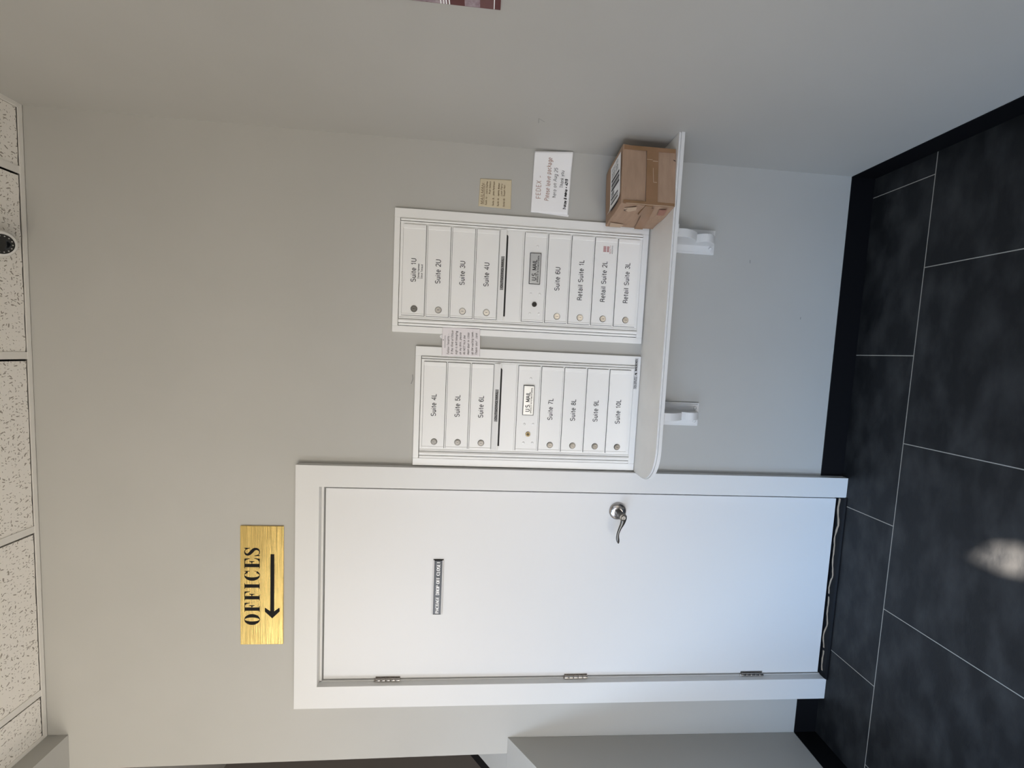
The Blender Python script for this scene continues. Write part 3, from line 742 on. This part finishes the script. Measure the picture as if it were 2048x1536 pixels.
# ================================================================== CARDBOARD BOX
bw, bd, bh = .1925, .172, .1790
bx = thing('cardboard_box', (1.6125, -.2020, ZS), 'brown taped cardboard box on the shelf against the right wall', 'box')
ANG = math.atan2(.0235, .192)
def loc(mbv, f=None): return mbv
def inbox(mb, name, mats, parent=bx, **kw):
    o = mb.build(name, mats, None, merge=kw.pop('merge', False), **kw); o.parent = parent; return o
bm_ = bmesh.new(); bmesh.ops.create_cube(bm_, size=1)
bmesh.ops.subdivide_edges(bm_, edges=bm_.edges[:], cuts=9, use_grid_fill=True)
rnd = random.Random(3)
for v in bm_.verts:
    x, y, z = v.co.x + .5, v.co.y + .5, v.co.z + .5
    nx = ny = nz = 0
    s_ = .0016 * (math.sin(x * 9 + z * 5) + math.sin(y * 8 + z * 7 + 1))
    if abs(v.co.y) > .499: ny = s_ * (1 if v.co.y > 0 else -1)
    if abs(v.co.x) > .499: nx = s_ * 1.3
    if abs(v.co.z) > .499 and v.co.z > 0: nz = -.0025 * math.sin(PI * x) * 0 + .0012 * math.sin(x * 6 + y * 4)
    v.co = Vector((x * bw + nx, y * bd + ny, z * bh + nz))
    # dented upper left edge at the front and crushed back corner
    if x < .15 and y < .15: v.co.x += .002 * math.sin(z * 20)
me = bpy.data.meshes.new('carton'); bm_.to_mesh(me); bm_.free(); me.materials.append(card_m)
o = bpy.data.objects.new('carton', me); COL.objects.link(o); o.parent = bx
b_ = o.modifiers.new('bevel', 'BEVEL'); b_.width = .0022; b_.segments = 2; b_.angle_limit = math.radians(50)
yfr = -.0030
mb = MB()   # tape over the front seam and round onto the left side
mb.box(.0, bw, yfr - .0006, yfr + .001, .0600, .0990, 0)
mb.box(-.0046, .004, yfr, .060, .0750, .1000, 0)
mb.box(bw * .02, bw * .98, yfr - .0004, yfr + .001, .0020, .0150, 0) if False else None
mb.box(-.0010, .0110, yfr - .0007, yfr + .001, .003, bh - .006, 0)
mb.box(bw - .0130, bw + .0005, yfr - .0007, yfr + .001, .004, bh - .004, 0)
inbox(mb, 'front_tape', tape_m, bevel=.0003)
# scuffed pale scratches in the tape, each its own part
for pts_, hw_ in (([(-.0005, .0050), (.0008, .05), (-.0004, .09), (.0012, .13), (.0002, .165)], .0011), ([(.076, .0755), (.1235, .0775)], .0008), ([(.076, .0640), (.076, .0750)], .0010), ([(.150, .0800), (.1505, .0990)], .0009), ([(.146, .0620), (.1465, .0790)], .0012)):
    mb = MB(); ribbon(mb, pts_, hw_, onwall(yfr - .0012)); inbox(mb, 'tape_scuff', card2_m)
mb = MB()   # side tape, torn patches
f_side = lambda a, b: (-.0042, a, b)
for poly, mi in (([(.01, .066), (.10, .050), (.168, .040), (.168, .072), (.10, .082), (.01, .096)], 0), ([(.012, .020), (.050, .014), (.055, .036), (.014, .046)], 1), ([(.008, .125), (.03, .118), (.045, .140), (.02, .165)], 2), ([(.14, .120), (.165, .125), (.166, .165), (.13, .172)], 2)):
    i0 = len(mb.v); mb.face([f_side(*p) for p in poly], mi)
inbox(mb, 'side_tape', [tape_m, redtape_m, card2_m])
mb = MB(); ribbon(mb, [(.1035 - .08, .150), (.034, .158), (.040, .150)], .0011, lambda a, b: (-.0045, a, b)); inbox(mb, 'torn_slit', dark_m)
mb = MB(); ribbon(mb, [(.152, .003), (.156, .010)], .0011, onwall(yfr - .0013)); inbox(mb, 'torn_slit', dark_m)
mb = MB()   # shipping label on top, curling up at the left end
lz = bh + .0022
L0, L1 = .012, .178
pts = []
n = 10
for k in range(n + 1):
    u_ = k / n; x = L1 - (L1 - L0) * u_; z = lz + (.010 * max(0, (u_ - .82) / .18) ** 2)
    pts.append((x, z))
for k in range(n):
    (xa, za), (xb, zb) = pts[k], pts[k + 1]
    mb.face([(xa, .010, za), (xb, .010, zb), (xb, .112, zb), (xa, .112, za)], 0)
def ontop(a, b): return (a, b, lz + .0006)
for (x0, x1, y0, y1) in ((.020, .026, .030, .100), (.034, .037, .030, .100), (.040, .046, .030, .100), (.050, .052, .030, .100), (.056, .062, .030, .100), (.086, .094, .02, .098), (.097, .100, .02, .098), (.103, .110, .02, .098), (.112, .114, .02, .098), (.118, .126, .02, .098)):
    mb.face([ontop(x0, y0), ontop(x1, y0), ontop(x1, y1), ontop(x0, y1)], 1)
for (x0, yy) in ((.132, .088), (.132, .076), (.132, .064), (.136, .048), (.136, .036), (.066, .09), (.066, .08), (.066, .07)):
    text(mb, 'SHIP TO' if x0 > .1 else 'PRIME', x0, yy, .0065, .0006, ontop, 1, width=.034 if x0 > .1 else .016)
inbox(mb, 'shipping_label', [paper_m, greyink_m])
bx.rotation_euler = (0, 0, ANG)

# ================================================================== NOTES
def note(name, pts, label, m_, y, thick=.0004, lift=None):
    mb = MB(); n = 30
    # bilinear sheet with a gentle curl
    TL, TR, BR, BL = [Vector((p[0], 0, p[1])) for p in pts]
    i0 = len(mb.v)
    for r_ in range(n + 1):
        for c_ in range(n + 1):
            u_, v_ = c_ / n, r_ / n
            p = (TL * (1 - u_) + TR * u_) * (1 - v_) + (BL * (1 - u_) + BR * u_) * v_
            d = lift(u_, v_) if lift else 0
            mb.v.append((p.x, y - d, p.z))
    for r_ in range(n):
        for c_ in range(n):
            a = i0 + r_ * (n + 1) + c_; mb.f.append([a, a + n + 1, a + n + 2, a + 1]); mb.m.append(0)
    cx = sum(p[0] for p in pts) / 4; cz = sum(p[1] for p in pts) / 4
    t_ = thing(name, (cx, y, cz), label, 'note', 'handwritten notes on the wall')
    o_ = mb.build('paper', m_, t_, org=(cx, y, cz), smooth=True)
    so = o_.modifiers.new('thick', 'SOLIDIFY'); so.thickness = thick; so.offset = 0
    return t_, TL, TR, BR, BL
def on_note(TL, TR, BR, BL, y, lift=None):
    def f(a, b):  # a, b 0..1 from the lower left
        p = (BL * (1 - a) + BR * a) * (1 - b) + (TL * (1 - a) + TR * a) * b
        d = lift(a, 1 - b) if lift else 0
        return (p.x, y - d - .0009, p.z)
    return f
def hand(mb, f, s, x, y, cap, hw, W, Hh, mi=0, width=None, slant=.12, jit=.09):
    text(mb, s, x, y, cap, hw, lambda a, b: f(a / W, b / Hh), mi, width=width, slant=slant, jit=jit, sp=.14)
# big white note (FedEx)
lf = lambda u_, v_: .004 * math.sin(PI * min(1, u_)) * .3 + .010 * max(0, u_ - .7) / .3 * (.4 + .6 * v_) + .002
t_, *q = note('paper_note', [(1.6310, 1.3300), (1.8440, 1.3265), (1.8505, 1.1870), (1.6315, 1.1925)], 'white handwritten delivery note on the wall above the cardboard box', paper_m, -.0010, lift=lf)
f = on_note(*q, -.0010, lf); mb = MB(); W, Hh = .216, .137
hand(mb, f, 'FEDEX -', .050, .1060, .0165, .0008, W, Hh, 0, width=.082, slant=0)
hand(mb, f, 'Please leave package', .044, .0740, .0150, .0008, W, Hh, 0, width=.150)
hand(mb, f, 'here on Aug 25', .056, .0500, .0125, .0006, W, Hh, 2, width=.105)
hand(mb, f, 'Thank you', .092, .0265, .0115, .0006, W, Hh, 2, width=.060)
hand(mb, f, 'Tracey 8 maria + 4219', .017, .0100, .0092, .00105, W, Hh, 1, width=.106)
mb.build('handwriting', [redink_m, ink_m, greyink_m], t_, org=(1.74, -.002, 1.26), merge=False)
mb = MB(); mb.prism([(1.6245, 1.1935), (1.6320, 1.1930), (1.6330, 1.3060), (1.6315, 1.3060)], lambda p: (p[0], -.0008, p[1] - .004), lambda p: (p[0], -.0015, p[1] - .004))
mb.build('back_sheet', paper_m, t_, org=(1.63, -.001, 1.25))
# yellow note
ylift = lambda u_, v_: .001 + .002 * max(0, (.3 - u_) * (v_ - .6) * 8) * (1 if v_ > .6 and u_ < .3 else 0)
t_, *q = note('paper_note', [(1.6395, 1.5208), (1.7361, 1.5177), (1.7393, 1.4045), (1.6360, 1.4030)], 'small yellow handwritten note addressed to the mailman, torn at its lower corner', yellow_m, -.0008, lift=ylift)
f = on_note(*q, -.0008, ylift); mb = MB(); W, Hh = .099, .116
hand(mb, f, 'MAILMAN:', .008, .1000, .0100, .0006, W, Hh, 0, width=.078)
mb.face([f(.08, .835), f(.80, .835), f(.80, .845), f(.08, .845)], 0)
for (s_, x, y, wd) in (('Suite 1U - Joyce Palmer', .006, .087, .084), ('Aron Sabatti', .046, .076, .044), ('Suite 3L  Jane Peterson', .006, .062, .084), ('Suite 4L  James Weber', .006, .044, .080), ('Lynn Party', .042, .033, .042), ('Suite 6L  Susan Hall', .006, .023, .074)):
    hand(mb, f, s_, x, y, .0058, .00042, W, Hh, 0, width=wd)
mb.build('handwriting', brownink_m, t_, org=(1.69, -.002, 1.46), merge=False)
# strip note taped across the gap between the two banks
ylf = -.0150
t_, *q = note('paper_note', [(1.0945, 1.6325), (1.1970, 1.6335), (1.2005, 1.4965), (1.0975, 1.4925)], 'white handwritten note to tenants taped across the gap between the mailbox banks', paper2_m, -.0138, lift=lambda u_, v_: .001)
f = on_note(*q, -.0150); mb = MB(); W, Hh = .103, .138
mb.face([f(.28, .918), f(.72, .918), f(.72, .926), f(.28, .926)], 0)
mb.lathe([(.0016, 0), (.0012, .0008)], (1.152, -.0155, 1.6285), n=12)
y = .112
for s_, wd in (('Fellow Tenants -', .074), ('If the (End of Office', .086), ('sign is left hanging', .084), ('on my door, please', .080), ('do NOT lock the', .070), ('main door or close', .080), ('up the waiting room.', .084), ('Thank you!  Jane', .080)):
    hand(mb, f, s_, .006, y, .0074, .00042, W, Hh, 0, width=wd); y -= .0145
mb.build('handwriting', greyink_m, t_, org=(1.148, -.015, 1.56), merge=False)
mb = MB(); mb.prism([(1.156, 1.634), (1.170, 1.634), (1.172, 1.638), (1.164, 1.643), (1.158, 1.639)], lambda p: (p[0], -.0004, p[1]), lambda p: (p[0], -.0020, p[1]))
mb.build('tape_scrap', paper_m, t_, org=(1.16, -.001, 1.64))

# ================================================================== SIGNS
def didone(mb, s, x, z, cap, to3, mi, widths, gap):
    """high-contrast serif capitals: thick stems, hairline arms, ball-less serifs"""
    th = cap * .018
    def P(pts): mb.face([to3(x + p[0] * cap, z + p[1] * cap) for p in pts], mi)
    def stem(x0, w_, z0=0, z1=1): P([(x0, z0), (x0 + w_, z0), (x0 + w_, z1), (x0, z1)])
    for c in s:
        Wc = widths[c]; sw = .235
        if c == 'O':
            o_ = A(Wc / 2, .5, Wc / 2, .515, 0, 360, 40); i_ = A(Wc / 2, .5, Wc / 2 - .245, .485, 0, 360, 40)
            for k in range(40): P([o_[k], o_[k + 1], i_[k + 1], i_[k]])
        elif c == 'C':
            a0_, a1_ = 38, 322
            o_ = A(Wc * .53, .5, Wc * .53, .515, a0_, a1_, 36); i_ = A(Wc * .56, .5, Wc * .56 - .235, .485, a0_ - 4, a1_ + 4, 36)
            for k in range(36): P([o_[k], o_[k + 1], i_[k + 1], i_[k]])
            P([(Wc * .93, .66), (Wc * .965, .66), (Wc * .965, 1.0), (Wc * .93, 1.0), (Wc * .86, .86)])
            P([(Wc * .90, .21), (Wc * .945, .34), (Wc * .98, .34), (Wc * .93, .19)])
        elif c in 'FEI':
            s0 = .085 if c != 'I' else (Wc - sw) / 2
            stem(s0, sw)
            P([(s0 - .085, 0), (s0 + sw + .085, 0), (s0 + sw + .085, .035), (s0 - .085, .035)]); P([(s0 - .085, .965), (s0 + sw + .085, .965), (s0 + sw + .085, 1), (s0 - .085, 1)])
            if c in 'FE':
                P([(s0, .965), (Wc - .03, .965), (Wc - .03, 1), (s0, 1)])
                P([(Wc - .03, .66), (Wc, .66), (Wc - .01, 1), (Wc - .20, .968), (Wc - .09, .88)])
                P([(s0 + sw, .50), (Wc - .22, .50), (Wc - .22, .53), (s0 + sw, .53)])
                P([(Wc - .22, .34), (Wc - .19, .34), (Wc - .19, .69), (Wc - .22, .69), (Wc - .25, .57), (Wc - .32, .53), (Wc - .32, .50), (Wc - .25, .46)])
            if c == 'E':
                P([(s0, 0), (Wc - .01, 0), (Wc - .01, .035), (s0, .035)])
                P([(Wc - .01, 0), (Wc + .02, .36), (Wc - .01, .36), (Wc - .08, .14), (Wc - .22, .032)])
        elif c == 'S':
            sp_ = [(.52, .80, .02), (.49, .90, .03), (.40, .97, .028), (.29, .985, .035), (.19, .955, .06), (.125, .87, .085), (.115, .78, .105), (.17, .68, .125), (.27, .58, .14), (.37, .49, .145), (.47, .395, .13), (.515, .30, .11), (.52, .21, .095), (.48, .11, .075), (.40, .04, .05), (.30, .012, .03), (.19, .03, .028), (.10, .10, .03), (.06, .22, .02)]
            Lp, Rp = [], []
            for k, (px, py, hw_) in enumerate(sp_):
                a = sp_[max(0, k - 1)]; b2 = sp_[min(len(sp_) - 1, k + 1)]
                d = Vector((b2[0] - a[0], b2[1] - a[1])).normalized(); nn = Vector((-d.y, d.x))
                Lp.append((px + nn.x * hw_ * .78, py + nn.y * hw_ * .78)); Rp.append((px - nn.x * hw_ * .78, py - nn.y * hw_ * .78))
            for k in range(len(sp_) - 1): P([Lp[k], Rp[k], Rp[k + 1], Lp[k + 1]])
            P([(.555, .66), (.59, .66), (.59, 1.0), (.555, 1.0), (.49, .88)]); P([(.02, 0), (.05, 0), (.11, .12), (.055, .34), (.02, .34)])
        x += (Wc + gap) * cap
sg = thing('wall_sign', (.2088, 0, 2.2660), 'brushed gold OFFICES sign with a black arrow pointing left, above the door', 'sign')
mb = MB(); mb.box(-.0200, .4385, -.0062, -.0005, 2.1905, 2.3430); mb.build('sign_plate', gold_m, sg, bevel=.0008, org=(.2088, 0, 2.266))
mb = MB()
wd = {'O': .78, 'F': .66, 'I': .44, 'C': .72, 'E': .70, 'S': .62}
tot = (wd['O'] + 2 * wd['F'] + wd['I'] + wd['C'] + wd['E'] + wd['S'])
cap = .0540; gp = (.2995 / cap - tot) / 6
didone(mb, 'OFFICES', .0575, 2.2740, cap, onwall(-.0066), 0, wd, gp)
mb.build('lettering', ink_m, sg, org=(.2, -.0065, 2.3), merge=False)
mb = MB()
ar = [(.0830, 2.2290), (.1095, 2.2555), (.1250, 2.2555), (.1105, 2.2362), (.3320, 2.2362), (.3320, 2.2218), (.1105, 2.2218), (.1250, 2.2025), (.1095, 2.2025)]
mb.face([(p[0], -.0066, p[1]) for p in (ar[0], ar[8], ar[7], ar[6], ar[3], ar[2], ar[1])]); mb.face([(p[0], -.0066, p[1]) for p in (ar[3], ar[6], ar[5], ar[4])])
mb.build('arrow', ink_m, sg, org=(.2, -.0065, 2.23), merge=False)
# closet nameplate on the door
dn = thing('door_nameplate', (.2025, .003, 1.6185), 'small black nameplate reading PACKAGE DROP OFF CLOSET on the white door', 'sign')
mb = MB(); x0, x1, z0, z1 = .0925, .3130, 1.6000, 1.6385
mb.box(x0, x1, -.0015, .0028, z0, z1, 0); mb.box(x0 + .001, x1 - .001, -.0035, -.0015, z1 - .0042, z1, 1); mb.box(x0 + .001, x1 - .001, -.0035, -.0015, z0, z0 + .0042, 1)
mb.build('holder', [ink_m, plateframe_m], dn, bevel=.0006, org=(x0, .003, z0), merge=False)
mb = MB(); mb.box(x0 + .003, x1 - .0035, -.0028, -.0016, z0 + .0045, z1 - .0045); mb.build('name_strip', plate_m, dn, org=(x0, 0, z0))
mb = MB(); text(mb, 'PACKAGE DROP OFF CLOSET', x0 + .007, 1.6130, .0118, .001, onwall(-.0031), 0, width=.206, nib=(.00055, .0019), serif=True, sp=.16)
mb.build('lettering', lettw_m, dn, org=(x0, -.003, 1.619), merge=False)

# ================================================================== FLYER ON THE RIGHT WALL
fl = thing('flyer', (XR, -.593, 1.478), 'maroon printed flyer on the right wall at the edge of the photo', 'poster')
onr = lambda y0: (lambda a, b: (XR - .0045, -.593 - a, 1.478 + b))
mb = MB(); mb.box(XR - .004, XR - .0002, -.593 - .28, -.593, 1.478, 1.478 + .40, 0)
bands = [(.0, .0125, 0), (.0125, .0145, 1), (.0145, .0435, 2), (.0435, .0760, 3), (.0760, .1060, 0), (.115, .21, 3), (.22, .39, 2)]
for (b0, b1, mi) in bands:
    mb.face([(XR - .0043, -.594, 1.478 + b0), (XR - .0043, -.872, 1.478 + b0), (XR - .0043, -.872, 1.478 + b1), (XR - .0043, -.594, 1.478 + b1)], mi)
for k in range(4): mb.face([(XR - .0046, -.594, 1.585 + k * .006), (XR - .0046, -.72, 1.585 + k * .006), (XR - .0046, -.72, 1.588 + k * .006), (XR - .0046, -.594, 1.588 + k * .006)], 1)
mb.build('print', [maroon_m, paper_m, maroon2_m, greyphoto_m], fl, org=(XR, -.593, 1.478), merge=False)

# ================================================================== SMALL SCUFFS ON THE WALLS
wb = bpy.data.objects['wall_back']; wr = bpy.data.objects['wall_right']
scuff_m = mat('scuff', (0.27, 0.27, 0.26), 0.7)
for pl in ([(.985, 1.742), (1.004, 1.736), (1.020, 1.738)], [(1.502, .4745), (1.514, .4755)], [(1.300, .2480), (1.309, .2475)]):
    mb = MB(); ribbon(mb, pl, .0016, onwall(-.0004)); mb.build('scuff_mark', scuff_m, wb, merge=False)
mb = MB(); ribbon(mb, [(-.170, 1.336), (-.196, 1.339), (-.180, 1.318)], .0009, lambda a, b: (XR - .0004, a, b)); mb.build('scuff_mark', scuff_m, wr, merge=False)

# ================================================================== SECURITY CAMERA
sc = thing('security_camera', (1.385, -.110, ZC), 'white turret security camera with black ringed lens on the ceiling', 'security camera')
c = Vector((1.385, -.110, ZC))
mb = MB(); mb.lathe([(.052, .0), (.052, .006), (.047, .012), (.036, .016)], c + Vector((0, 0, .0005)), axis=(0, 0, -1), n=40); mb.build('mounting_base', plastic_m, sc, smooth=True, org=c)
ax = Vector((-.25, -.25, -1)).normalized()
cb = c + Vector((0, 0, -.018))
mb = MB(); mb.lathe([(.034, -.014), (.041, -.004), (.0435, .006), (.0425, .015), (.0375, .0215), (.031, .0225)], cb, axis=ax, n=48)
hs = mb.build('housing', plastic_m, sc, smooth=True, org=cb)
mb = MB(); mb.lathe([(.0310, .0200), (.0305, .0236), (.016, .0236), (.0135, .0225), (.006, .0230)], cb, axis=ax, n=40); mb.build('lens_window', lens_m, hs, smooth=True, org=cb)
q_ = ax.to_track_quat('Z', 'Y')
mb = MB()
for k in range(14):
    a = 2 * PI * k / 14; p = cb + q_ @ Vector((.0250 * math.cos(a), .0250 * math.sin(a), .0234))
    mb.lathe([(.0019, 0), (.0019, .0009), (.001, .0012)], p, axis=ax, n=10)
mb.build('infrared_leds', led_m, hs, org=cb, merge=False)
